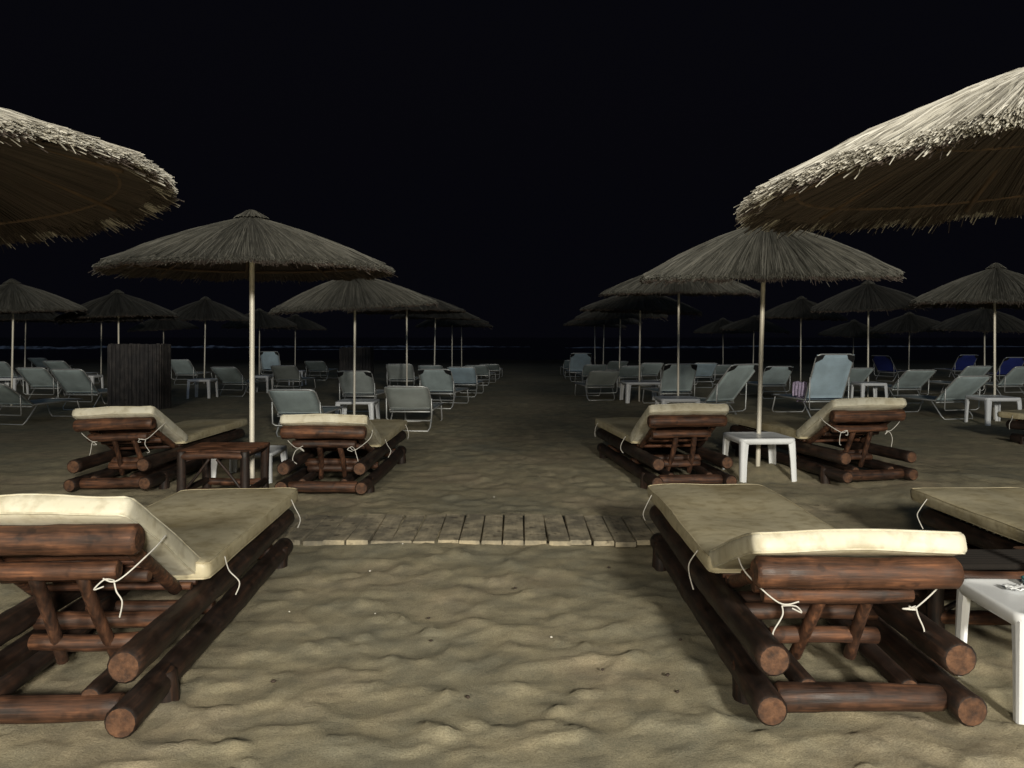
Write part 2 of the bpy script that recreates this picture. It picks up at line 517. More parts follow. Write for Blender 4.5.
HX = .315      # half distance between the side rails
def bamboo_lounger(name, loc, rz, angle, label, seed, roll=0, tie=(1, 1, 1, 1), back_len=.62, bx=0., cx=0.):
    """head end at local y = 0, foot at y = 2.2; backrest raised by angle"""
    rng = random.Random(seed)
    x, y = loc
    root = empty(name, (x, y, gz(x, y) - .012), (0, R(roll), R(rz)))
    tag(root, label, 'sun lounger', 'bamboo sun loungers with cream cushions')
    for sx in (-1, 1):
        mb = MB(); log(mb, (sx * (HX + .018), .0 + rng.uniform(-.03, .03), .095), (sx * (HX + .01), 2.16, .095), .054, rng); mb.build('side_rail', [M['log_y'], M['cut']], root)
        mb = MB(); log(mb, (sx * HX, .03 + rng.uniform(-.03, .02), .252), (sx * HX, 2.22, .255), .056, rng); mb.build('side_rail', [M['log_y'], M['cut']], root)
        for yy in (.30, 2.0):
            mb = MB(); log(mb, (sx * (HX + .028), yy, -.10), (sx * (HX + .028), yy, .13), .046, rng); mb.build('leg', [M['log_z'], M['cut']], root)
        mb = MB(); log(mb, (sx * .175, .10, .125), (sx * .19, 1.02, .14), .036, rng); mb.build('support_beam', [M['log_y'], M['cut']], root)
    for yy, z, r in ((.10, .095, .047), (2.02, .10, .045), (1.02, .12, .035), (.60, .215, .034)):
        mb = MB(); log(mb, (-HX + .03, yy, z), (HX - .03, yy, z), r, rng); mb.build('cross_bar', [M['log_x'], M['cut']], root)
    mb = MB()
    yy = .70
    while yy < 2.17:
        mb.tube([(-HX + .015, yy, .318), (0, yy, .318 + rng.uniform(-.004, .004)), (HX - .015, yy, .318)], .017, 8)
        yy += .062
    mb.build('seat_slats', M['slat'], root)
    # backrest, built flat from hinge (y=0) to head (y=L) then turned up
    hinge = Vector((bx, .70, .325))
    L = back_len; a = R(angle)
    ey = Vector((0, -math.cos(a), math.sin(a))); en = Vector((0, math.sin(a), math.cos(a)))
    def B(px, t, n): return hinge + Vector((px, 0, 0)) + ey * t + en * n
    sl = MB(); t = .07
    while t < L - .09:
        sl.tube([B(-.262, t, .008), B(0, t, .008 + rng.uniform(-.003, .003)), B(.262, t, .008)], .0165, 8)
        t += .052
    br = sl.build('backrest', M['slat'], root)
    for sx in (-1, 1):
        fr = MB(); log(fr, B(sx * .285, .0, -.02), B(sx * .275, L - .06, -.02), .027, rng, 10)
        fr.build('side_bar', [M['log_x'], M['cut']], br)
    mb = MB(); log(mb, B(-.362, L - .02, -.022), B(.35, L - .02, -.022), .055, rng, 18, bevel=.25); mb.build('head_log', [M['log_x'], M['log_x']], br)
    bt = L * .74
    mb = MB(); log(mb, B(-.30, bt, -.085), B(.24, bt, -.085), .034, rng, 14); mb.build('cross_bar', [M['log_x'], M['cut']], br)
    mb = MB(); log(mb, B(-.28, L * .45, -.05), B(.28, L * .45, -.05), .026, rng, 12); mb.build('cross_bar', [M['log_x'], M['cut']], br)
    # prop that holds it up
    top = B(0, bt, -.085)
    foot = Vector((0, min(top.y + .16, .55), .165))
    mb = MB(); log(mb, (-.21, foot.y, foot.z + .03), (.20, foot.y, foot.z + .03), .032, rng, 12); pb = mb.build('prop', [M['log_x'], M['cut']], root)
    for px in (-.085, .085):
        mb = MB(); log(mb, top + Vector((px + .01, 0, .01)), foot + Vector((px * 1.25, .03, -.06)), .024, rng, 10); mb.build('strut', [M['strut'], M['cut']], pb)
    # cushions
    W = .735; T = .082
    def seat_f(p):
        n = noise.noise((p.x * 3 + seed, p.y * 2.2, 1.3)) * .012
        sag = -.016 * math.exp(-((p.y - .8) / .35) ** 2) * math.exp(-(p.x / .22) ** 2)
        if p.z > T * .5: p.z += n + sag
        e = max(0, abs(p.x) - W * .38) / (W * .12)
        p.z -= .006 * e * (p.z > T * .5)
        p.x += .008 * noise.noise((p.y * 3, seed, p.z * 9))
        p.z += .012 * max(0, (p.y - 1.50) / .2) * 0
        return p
    vs, fs = rounded_slab(W, 1.63, T, .022, 20, 40, 6, seat_f)
    vs = [(v[0], v[1] + .71, v[2] + .335) for v in vs]
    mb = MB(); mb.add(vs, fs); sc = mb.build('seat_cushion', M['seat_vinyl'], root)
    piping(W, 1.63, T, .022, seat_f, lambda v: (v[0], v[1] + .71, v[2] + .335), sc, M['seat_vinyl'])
    LB = L + .12
    def back_f(p):
        p.z += noise.noise((p.x * 3.3 + seed * 2, p.y * 2.4, 4.1)) * .008 * (p.z > T * .5)
        p.x += .010 * noise.noise((p.y * 3.5, seed + 5, p.z * 9))
        # stuffed head end, corners pulled out a little
        hd = max(0, p.y - LB + .10) / .10
        p.z += hd * .007 * math.cos(p.x / W * math.pi * 2)
        p.y += .012 * (abs(p.x) / (W / 2)) ** 4 * hd + .006 * noise.noise((p.x * 9, seed, 2)) * hd
        return p
    vs, fs = rounded_slab(W, LB, T, .024, 20, 20, 6, back_f)
    vs = [B(v[0] + cx * v[1], v[1] - .055, v[2] + .034) for v in vs]
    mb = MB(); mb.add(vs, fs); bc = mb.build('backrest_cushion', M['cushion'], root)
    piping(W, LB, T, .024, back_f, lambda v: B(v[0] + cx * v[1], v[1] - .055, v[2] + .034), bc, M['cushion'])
    # white ties
    def tie_(pts, parent, r=.0029):
        pts = [pts[0]] + [Vector(p) + Vector((rng.uniform(-.016, .016), rng.uniform(-.004, 0), rng.uniform(-.018, .012))) for p in pts[1:]]
        m = MB(); m.tube(bezier(pts, 8), r, 6); m.build('tie', M['tie'], parent)
    for sx, on in ((-1, tie[0]), (1, tie[1])):
        if not on: continue
        k = sx * (W / 2 + .004)
        tie_([B(k, LB - .30, .05), B(k * .99, L * .80, -.03), B(sx * .25, bt + .03, -.128), B(sx * .20, bt + .05, -.122)], bc)
        q = B(sx * .24, bt + .02, -.13)
        tie_([q, q + Vector((sx * .015, -.014, -.03)), q + Vector((sx * .03, -.012, -.085)), q + Vector((sx * .022, -.006, -.125))], bc)
        tie_([q, q + Vector((-sx * .03, -.02, .012)), q + Vector((-sx * .055, -.02, -.012)), q + Vector((-sx * .02, -.012, -.008))], bc)
    for sx, on in ((-1, tie[2]), (1, tie[3])):
        if not on: continue
        k = sx * (W / 2 + .006)
        for yy in (.90, 2.12):
            tie_([(k, yy, .385), (k + sx * .03, yy + .01, .33), (k + sx * .045, yy + .02, .27), (k + sx * .03, yy + .02, .215)], sc)
    return root

bamboo_lounger('bamboo_lounger', (1.20, 2.60), -.5, 21, 'bamboo lounger with low backrest, front right of the sandy aisle', 11, tie=(1, 1, 1, 0), bx=.01, cx=-.015)
bamboo_lounger('bamboo_lounger', (-1.625, 2.58), 2.2, 34.5, 'bamboo lounger with steep bright backrest, front left of the sandy aisle', 12, tie=(1, 1, 0, 1), bx=-.045, cx=-.06)
bamboo_lounger('bamboo_lounger', (1.585, 6.78), 6.5, 30, 'bamboo lounger right of the aisle beyond the boardwalk, beside a white table', 13, tie=(0, 0, 1, 0))
bamboo_lounger('bamboo_lounger', (3.27, 6.92), 10, 31, 'bamboo lounger to the right of the white table on the sand mound', 14, tie=(1, 1, 0, 0))
bamboo_lounger('bamboo_lounger', (-1.575, 6.40), -1, 23, 'bamboo lounger left of the aisle beyond the boardwalk, by the tall bright left pole', 15, tie=(1, 1, 0, 1))
bamboo_lounger('bamboo_lounger', (-3.50, 6.75), -2, 29, 'bamboo lounger with tilted backrest in front of the slatted wooden enclosure', 16, roll=-2.2, tie=(1, 1, 0, 0))
bamboo_lounger('bamboo_lounger', (2.95, 2.66), 1, 30, 'dim bamboo lounger beyond the near white table, only its foot showing', 17, tie=(0, 0, 1, 0))
bamboo_lounger('bamboo_lounger', (7.45, 8.0), 22, 30, 'bamboo lounger whose cushion corner shows at the right picture edge', 18, tie=(0, 0, 1, 0))

def bamboo_table(loc, rz, w, d, h, label, seed):
    rng = random.Random(seed)
    x, y = loc
    root = empty('bamboo_table', (x, y, gz(x, y)), (0, 0, R(rz)))
    tag(root, label, 'table', 'low bamboo tables under parasols')
    for sx in (-1, 1):
        for sy in (-1, 1):
            mb = MB(); log(mb, (sx * w / 2, sy * d / 2, -.04), (sx * w / 2, sy * d / 2, h), .036, rng, 12); mb.build('leg', [M['log_z'], M['cut']], root)
    for z in (h - .04, .12):
        for s in (-1, 1):
            mb = MB(); log(mb, (-w / 2, s * d / 2, z), (w / 2, s * d / 2, z), .030, rng, 12); mb.build('rail', [M['log_x'], M['cut']], root)
            mb = MB(); log(mb, (s * w / 2, -d / 2, z + .01), (s * w / 2, d / 2, z + .01), .028, rng, 12); mb.build('rail', [M['log_y'], M['cut']], root)
    for s in (-1, 1):
        mb = MB(); log(mb, (s * (w / 2 - .03), -d / 2, .15), (s * .03, -d / 2 - .008, h - .06), .012, rng, 8); mb.build('brace', [M['log_z'], M['cut']], root)
    mb = MB(); yy = -d / 2 + .03
    while yy < d / 2 - .02:
        mb.tube([(-w / 2 - .04, yy, h - .01), (w / 2 + .04, yy, h - .01)], .016, 8); yy += .036
    mb.build('tabletop', M['log_x'] if h > .4 else M['shaded_top'], root)
bamboo_table((-2.36, 6.42), 0, .50, .52, .45, 'bamboo table with crossed braces at the foot of the tall bright left pole', 31)
bamboo_table((2.14, 3.56), 0, .56, .30, .34, 'low bamboo table in deep shade behind the near white table', 32)

# ------------------------------------------------------------------ white plastic tables
def table_meshes():
    out = {}
    w, h = .54, .43
    def sq(n, r, half):
        pts = []
        for c, (sx, sy) in enumerate(((1, 1), (-1, 1), (-1, -1), (1, -1))):
            for k in range(n + 1):
                an = math.pi / 2 * (c + k / n)
                pts.append((sx * (half - r) + r * math.cos(an), sy * (half - r) + r * math.sin(an)))
        return pts
    mb = MB()
    rings = [(.245, .005, h - .058), (.262, .05, h - .058), (.270, .06, h - .03), (.270, .06, h - .012), (.264, .06, h - .003), (.250, .055, h), (.240, .05, h - .004), (.10, .03, h - .004)]
    vs = []; fs = []; n = None
    for half, r, z in rings:
        p = sq(5, r, half); n = len(p)
        vs += [(a, b, z) for a, b in p]
    for i in range(len(rings) - 1):
        for k in range(n):
            k2 = (k + 1) % n
            fs.append((i * n + k, i * n + k2, (i + 1) * n + k2, (i + 1) * n + k))
    fs.append(tuple((len(rings) - 1) * n + k for k in range(n)))
    # underside
    us = [(a, b, h - .02) for a, b in sq(5, .05, .245)]
    mb.add(vs, fs); mb.add(us, [tuple(reversed(range(n)))])
    out['top'] = mb.mesh('tabletop', [M['plastic']])
    # one leg (corner +x +y): an L-shaped channel that tapers and splays outward
    mb = MB()
    prof = lambda s, th: [(-s, .0), (-s * .5, .004), (-.010, 0), (0, -.010), (.004, -s * .5), (0, -s), (-th, -s), (-th, -th * 1.2), (-th * 1.2, -th), (-s, -th)]
    lv = [(.072, .260, h - .03), (.066, .263, h - .10), (.058, .266, h - .22), (.052, .271, 0.0)]
    vs = []; m = 10
    for s, c, z in lv:
        vs += [(c + a, c + b, z) for a, b in prof(s, .018)]
    fs = []
    for i in range(3):
        for k in range(m):
            k2 = (k + 1) % m
            fs.append((i * m + k, i * m + k2, (i + 1) * m + k2, (i + 1) * m + k))
    fs.append(tuple(3 * m + k for k in range(m)))
    mb.add(vs, fs, smooth=False)
    out['leg'] = mb.mesh('leg', [M['plastic']])
    # curved brackets where top meets legs
    return out
TM = table_meshes()
def plastic_table(x, y, rz, s, label, zs=1.0, dz=0.):
    root = empty('plastic_table', (x, y, gz(x, y) - .008 + dz), (0, 0, R(rz)))
    root.scale = (s, s, zs)
    tag(root, label, 'table', 'white plastic side tables')
    link('tabletop', TM['top'], root)
    for k in range(4):
        link('leg', TM['leg'], root, rot=(0, 0, math.pi / 2 * k))
    return root
plastic_table(1.975, 2.90, -1.5, .80, 'white plastic table nearest the camera, beside the front right bamboo lounger', .88)
plastic_table(2.36, 7.48, 4, .99, 'white plastic table around a pole between two bamboo loungers on the right', .95, -.05)
plastic_table(-2.50, 12.65, 0, 1.15, 'white plastic table between two folding sunbeds behind the left bamboo lounger', .78)
plastic_table(2.70, 16.3, 2, 1.45, 'white plastic table beside the olive sunbed right of the aisle')
plastic_table(2.52, 11.9, 0, 1.1, 'white plastic table showing just above the right bamboo lounger beyond the boardwalk')
plastic_table(7.32, 16.0, 0, 1.0, 'white plastic table between the upright grey sunbed and a navy sunbed')
plastic_table(7.52, 12.2, 3, 1.05, 'white plastic table beside the pole near the right picture edge')
plastic_table(-6.90, 17.4, 0, .95, 'white plastic table right of the slatted wooden enclosure, under a dim parasol')
plastic_table(-11.7, 18.2, 0, 1.0, 'white plastic table at the left picture edge')
plastic_table(-10.1, 18.6, 0, .9, 'white plastic table half hidden by the left side of the wooden enclosure')
plastic_table(-2.50, 7.45, 0, 1.05, 'white plastic table seen through the legs of the bamboo table', .64)
plastic_table(-6.15, 19.2, 0, .8, 'white plastic table behind the tall bright left pole, by the pale blue upright sunbed')
plastic_table(-6.05, 22.0, 0, .75, 'small far white plastic table between two dim sunbeds left of the aisle')

# small things on the near table
mb = MB()
rng = random.Random(8)
for (px, py, s) in ((0, 0, 1),):
    vs = []; fs = []; n = 9
    for i in range(n):
        for j in range(n):
            u, v = i / (n - 1) - .5, j / (n - 1) - .5
            vs.append((u * .075, v * .05, .004 + .02 * abs(noise.noise((u * 4, v * 5, 2))) + .012 * (abs(u) + abs(v))))
    for i in range(n - 1):
        for j in range(n - 1):
            fs.append((i * n + j, (i + 1) * n + j, (i + 1) * n + j + 1, i * n + j + 1))
    nv = len(vs)
    mb.add(vs, fs); 
o = mb.build('napkin', M['plastic'], loc=(1.915, 2.96, .376 + gz(1.975, 2.90) - .008))
sm = o.modifiers.new('thickness', 'SOLIDIFY'); sm.thickness = .002
tag(o, 'crumpled white scrap of paper on the near white table', 'paper')
mb = MB()
prof = [(.0, .0), (.030, .0), (.040, .006), (.046, .026), (.047, .032), (.043, .032), (.036, .010), (0, .008)]
vs = []; fs = []; seg = 24
for r_, z_ in prof:
    for k in range(seg):
        vs.append((r_ * math.cos(2 * math.pi * k / seg), r_ * math.sin(2 * math.pi * k / seg), z_))
for i in range(len(prof) - 1):
    for k in range(seg):
        k2 = (k + 1) % seg
        fs.append((i * seg + k, i * seg + k2, (i + 1) * seg + k2, (i + 1) * seg + k))
mb.add(vs, fs)
o = mb.build('dish', M['teal'], loc=(2.02, 3.01, .376 + gz(1.975, 2.90) - .008))
tag(o, 'small dark teal dish on the near white table', 'dish')

# ------------------------------------------------------------------ reed parasols
def thatch_mesh(name, n, width, Rr, h, thick, seed, material, fringe=.05, under=-.12):
    rng = np.random.default_rng(seed)
    th = rng.uniform(0, 2 * np.pi, n)
    tier = rng.random(n)
    r0 = np.where(tier < .25, rng.uniform(.03, .15, n), np.where(tier < .55, rng.uniform(.15, .55, n), rng.uniform(.45, .95, n))) * Rr
    # uneven clumps of reed along the rim
    cl = .018 * np.sin(th * 23 + 1.2 * np.sin(th * 7 + seed)) + .014 * np.sin(th * 51 + seed)
    r1 = Rr + rng.normal(0, .014, n) + cl * .7
    stray = rng.random(n) < .012
    r1 = np.where(stray, r1 + rng.uniform(.0, .05, n), r1)
    off = rng.uniform(-thick * .5, thick * .5, n)
    off += .008 * np.sin(th * 17 + seed)                    # bundles stand proud
    dth = rng.normal(0, .018, n) + np.where(stray, rng.normal(0, .05, n), 0)
    w = width * rng.uniform(.6, 1.4, n)
    def zc(r):                                             # slightly domed cone
        q = r / Rr
        return h * (1 - q) + .035 * np.sin(np.pi * np.clip(q, 0, 1))
    ts = np.array([0, .35, .7, 1.0])
    P = []
    for t in ts:
        r = r0 + (r1 - r0) * t
        a = th + dth * t
        lift = off + .006 * rng.normal(0, 1, n) * t
        droop = np.where(stray & (rng.random(n) < .75), -rng.uniform(.01, fringe, n), -rng.uniform(0, .006, n)) * max(0, (t - .7) / .3) ** 1.5
        z = zc(r) + lift * np.clip(.35 + r / Rr, 0, 1) + droop
        P.append(np.stack([r * np.cos(a), r * np.sin(a), z], 1))
    verts = np.zeros((n, 4, 3, 3)); 
    rad = np.stack([np.cos(th), np.sin(th), -np.full(n, h / Rr)], 1); rad /= np.linalg.norm(rad, axis=1, keepdims=True)
    tan = np.stack([-np.sin(th), np.cos(th), np.zeros(n)], 1)
    nor = np.cross(rad, tan); nor = np.where(nor[:, 2:3] < 0, -nor, nor)
    tw = rng.uniform(0, 2 * np.pi, n)
    for k, (sc) in enumerate((.75, 1, 1, .8)):
        for c in range(3):
            an = tw + c * 2 * np.pi / 3
            verts[:, k, c] = P[k] + (tan * np.cos(an)[:, None] + nor * np.sin(an)[:, None]) * (w * .5 * sc)[:, None]
    V = verts.reshape(-1, 3)
    b = np.arange(n) * 12
    Q = []; T = []
    for k in range(3):
        for c in range(3):
            c2 = (c + 1) % 3
            Q.append(np.stack([b + k * 3 + c, b + k * 3 + c2, b + k * 3 + 3 + c2, b + k * 3 + 3 + c], 1))
    T.append(np.stack([b + 9, b + 10, b + 11], 1)); T.append(np.stack([b + 2, b + 1, b], 1))
    # dense inner layer
    seg = 96
    prof = [(.02, .004), (.3, .004), (.6, .004), (.93, .003), (.945, -.006), (.93, -.014), (.6, -.016), (.3, -.016), (.02, -.016)]
    cv = []
    for q, o_ in prof:
        for k in range(seg):
            a = 2 * np.pi * k / seg
            r = q * Rr * (1 + .006 * np.sin(a * 31))
            cv.append((r * np.cos(a), r * np.sin(a), float(zc(r)) + o_ * 1.6 + .004 * np.sin(a * 40)))
    nb = len(V); V = np.concatenate([V, np.array(cv)])
    cq = []
    for i in range(len(prof) - 1):
        for k in range(seg):
            k2 = (k + 1) % seg
            cq.append((nb + i * seg + k, nb + i * seg + k2, nb + (i + 1) * seg + k2, nb + (i + 1) * seg + k))
    Q = np.concatenate(Q + [np.array(cq)])
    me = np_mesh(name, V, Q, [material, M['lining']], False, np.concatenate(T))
    low = (off < under * thick).astype(np.int32)            # lower reeds in lining brown, underside shade put into their colour
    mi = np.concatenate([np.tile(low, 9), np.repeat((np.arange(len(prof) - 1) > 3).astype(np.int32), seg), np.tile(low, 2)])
    if len(mi) == len(me.polygons): me.polygons.foreach_set('material_index', mi)
    else: print('material index mismatch', len(mi), len(me.polygons))
    return me

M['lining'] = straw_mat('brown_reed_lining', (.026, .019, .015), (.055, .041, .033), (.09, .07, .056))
CR = 1.25; CH = .47
M['straw_dim'] = straw_mat('dimmed_reed_thatch', (.017, .0165, .0145), (.035, .0345, .030), (.066, .064, .057))  # lamp falloff over the far rows put into a darker straw colour
TH = {
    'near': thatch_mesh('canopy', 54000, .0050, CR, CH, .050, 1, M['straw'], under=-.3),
    'mid': thatch_mesh('canopy', 20000, .0075, CR, CH, .045, 2, M['straw_mid']),
    'mid2': thatch_mesh('canopy', 12000, .009, CR, CH, .042, 5, M['straw_mid']),
    'far': thatch_mesh('canopy', 4200, .015, CR, CH, .038, 3, M['straw_dim']),
    'far2': thatch_mesh('canopy', 3600, .016, CR, CH, .050, 8, M['straw_dim'], fringe=.10),
}
def cap_mesh():
    n = 260; rng = np.random.default_rng(9)
    mb = MB()
    for i in range(n):
        a = rng.uniform(0, 6.283); r1 = rng.uniform(.10, .16); o = rng.uniform(0, .02)
        p = [(.012 * math.cos(a), .012 * math.sin(a), CH + .050 + o * .5), (.05 * math.cos(a), .05 * math.sin(a), CH + .036 + o * .6), (r1 * math.cos(a), r1 * math.sin(a), CH + .012 + o * .5 - (r1 - .08) * .42)]
        mb.tube(p, .0045, 3, bevel=0)
    return mb.mesh('cap', [M['straw_mid']])
CAP = cap_mesh()
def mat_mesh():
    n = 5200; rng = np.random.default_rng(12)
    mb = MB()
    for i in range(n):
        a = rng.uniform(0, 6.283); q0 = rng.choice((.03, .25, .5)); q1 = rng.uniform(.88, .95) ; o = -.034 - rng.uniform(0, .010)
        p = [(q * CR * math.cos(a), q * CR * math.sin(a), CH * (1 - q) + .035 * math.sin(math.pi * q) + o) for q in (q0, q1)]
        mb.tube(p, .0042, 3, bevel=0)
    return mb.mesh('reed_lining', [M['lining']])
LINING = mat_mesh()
def rib_mesh():
    mb = MB(); mb.tube([(.03, 0, CH - .045), (.5 * CR, 0, CH * .5 - .02), (.90 * CR, 0, CH * .10 - .045)], [.016, .014, .012], 8)
    return mb.mesh('rib', [M['rib']])
RIB = rib_mesh()
def hoop_mesh(q):
    mb = MB(); n = 72; r = q * CR
    pts = [(r * math.cos(2 * math.pi * k / n), r * math.sin(2 * math.pi * k / n), CH * (1 - q) - .028) for k in range(n + 1)]
    mb.tube(pts, .013, 8, caps=False)
    return mb.mesh('hoop', [M['rib']])
HOOP = [hoop_mesh(.84), hoop_mesh(.45)]

def parasol(x, y, rim, label, lod='far', apex_h=CH, tilt=(0, 0), lean=(0, 0), rz=0., r=CR, pole_r=.022):
    """pole foot at x, y; lean = how far the top of the pole stands off its foot; tilt in degrees about x and y"""
    g = gz(x, y)
    root = empty('reed_parasol', (x, y, g))
    tag(root, label, 'parasol', 'thatched reed parasols in rows')
    mb = MB()
    top = Vector((lean[0], lean[1], rim - g + apex_h * .97))
    n = 8
    mb.tube([Vector((0, 0, -.15)).lerp(top, k / n) for k in range(n + 1)], pole_r, 14)
    mb.build('pole', M['pole'], root)
    c = link('canopy', TH[lod], root, loc=(lean[0], lean[1], rim - g), rot=(R(tilt[0]), R(tilt[1]), R(rz)))
    c.rotation_mode = 'ZYX'
    c.scale = (r / CR, r / CR, apex_h / CH)
    link('cap', CAP, c)
    link('hoop', HOOP[0], c)
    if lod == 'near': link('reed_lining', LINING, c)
    if not lod.startswith('far'):
        link('hoop', HOOP[1], c)
        for k in range(8): link('rib', RIB, c, rot=(0, 0, k * math.pi / 4 + .2))
    return root

parasol(-2.82, 3.30, 1.95, 'big pale thatched parasol cut off by the left picture edge, seen from below', 'near', tilt=(-.3, -6.5), rz=40)
parasol(2.28, 3.25, 1.99, 'big bright thatched parasol cut off by the right picture edge, seen from below', 'near', apex_h=.43, tilt=(-.3, -5.0), lean=(-.10, -.33), rz=160)
parasol(-2.24, 6.72, 1.925, 'whole thatched parasol on a bright pole, left of the aisle behind the bamboo table', 'mid', apex_h=.46, tilt=(1.0, -.4), rz=10, r=1.17)
parasol(2.41, 7.66, 1.945, 'whole thatched parasol on a leaning bright pole through a white table', 'mid', apex_h=.53, tilt=(4.5, -1), lean=(.055, -.06), rz=75, r=1.17)
L_ROW = [(-2.41, 11.9, 1.82, .53, 'thatched parasol third down the left row, over the white table and two sunbeds', 'mid2', 1.22, (3, 0)),
         (-2.25, 16.7, 1.88, .46, 'thatched parasol fourth down the left row, half behind the third', 'far', 1.22, (2, 0)),
         (-2.17, 21.7, 1.86, .46, 'thatched parasol fifth down the left row', 'far', 1.22, (2, 0)),
         (-2.04, 26.5, 1.80, .46, 'thatched parasol sixth down the left row', 'far', 1.22, (2, 0)),
         (-2.00, 31.0, 1.78, .46, 'last thatched parasol down the left row, nearest the sea', 'far', 1.22, (2, 0))]
R_ROW = [(2.68, 12.6, 2.05, .46, 'thatched parasol third down the right row, tucked behind the leaning one', 'mid2', 1.22, (2, 0)),
         (2.64, 16.2, 1.88, .46, 'thatched parasol fourth down the right row, beside the olive sunbed', 'far', 1.22, (2, 0)),
         (2.88, 21.0, 1.88, .46, 'thatched parasol fifth down the right row', 'far', 1.22, (1, 0)),
         (3.03, 26.0, 1.84, .46, 'thatched parasol sixth down the right row', 'far', 1.22, (1, 0)),
         (3.30, 31.0, 1.80, .46, 'last thatched parasol down the right row, nearest the sea', 'far', 1.22, (1, 0))]
R_SIDE = [(7.92, 12.8, 1.90, .58, 'thatched parasol on a bright pole near the right picture edge', 'mid2', 1.22, (3, 0)),
          (8.03, 17.6, 2.03, .55, 'thatched parasol with its pole just right of the tall grey sunbed', 'far', 1.22, (3, 0)),
          (8.40, 22.7, 1.90, .60, 'thatched parasol with its pole just left of the tall grey sunbed', 'far', 1.22, (2, 0)),
          (8.96, 29.0, 1.62, .50, 'far dim thatched parasol seen left of the leaning bright pole, right one of two', 'far', 1.22, (2, 0)),
          (9.20, 34.0, 1.58, .50, 'far dim thatched parasol seen left of the leaning bright pole, left one of two', 'far', 1.22, (2, 0)),
          (12.3, 20.3, 1.56, .58, 'dim thatched parasol peeping out behind the one near the right edge', 'far', 1.22, (3, 0)),
          (12.2, 24.0, 1.55, .50, 'dim thatched parasol in the second right row, behind the low grey sunbed', 'far', 1.22, (2, 0)),
          (12.9, 29.5, 1.42, .50, 'far dim thatched parasol whose thin pole rises behind the tall grey sunbed', 'far', 1.22, (2, 0))]
L_SIDE = [(-9.95, 15.5, 1.86, .58, 'thatched parasol cut by the left picture edge, lower than the big pale one', 'mid2', 1.25, (3, 0)),
          (-8.87, 17.6, 1.80, .60, 'thatched parasol rising behind the slatted wooden enclosure', 'far', 1.22, (3, 0)),
          (-8.96, 22.7, 1.90, .60, 'dim thatched parasol right of the enclosure, over a small white table', 'far', 1.22, (3, 0)),
          (-8.75, 27.0, 1.76, .50, 'far thatched parasol whose thin pole stands just right of the tall bright left pole', 'far', 1.22, (2, 0)),
          (-8.90, 32.0, 1.70, .50, 'far thatched parasol with thin pole between two dim sunbeds left of the aisle', 'far', 1.22, (2, 0)),
          (-15.0, 24.0, 1.88, .50, 'far dark thatched parasol with thin pole, behind the left edge one', 'far', 1.22, (2, 0)),
          (-13.7, 26.0, 1.88, .50, 'far dark thatched parasol, thin pole left of the slatted wooden enclosure', 'far', 1.22, (2, 0)),
          (-13.4, 30.0, 1.66, .50, 'far dark thatched parasol, thin pole above right end of the wooden enclosure', 'far', 1.22, (2, 0))]
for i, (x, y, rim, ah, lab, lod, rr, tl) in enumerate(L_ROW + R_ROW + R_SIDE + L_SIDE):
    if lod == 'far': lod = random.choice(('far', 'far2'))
    parasol(x, y, rim + random.uniform(-.02, .02), lab, lod, ah * random.uniform(.92, 1.08), (tl[0] + random.uniform(-2.5, 2), random.uniform(-3.5, 3.5)), (random.uniform(-.02, .05), 0), random.uniform(0, 360), rr, .019)

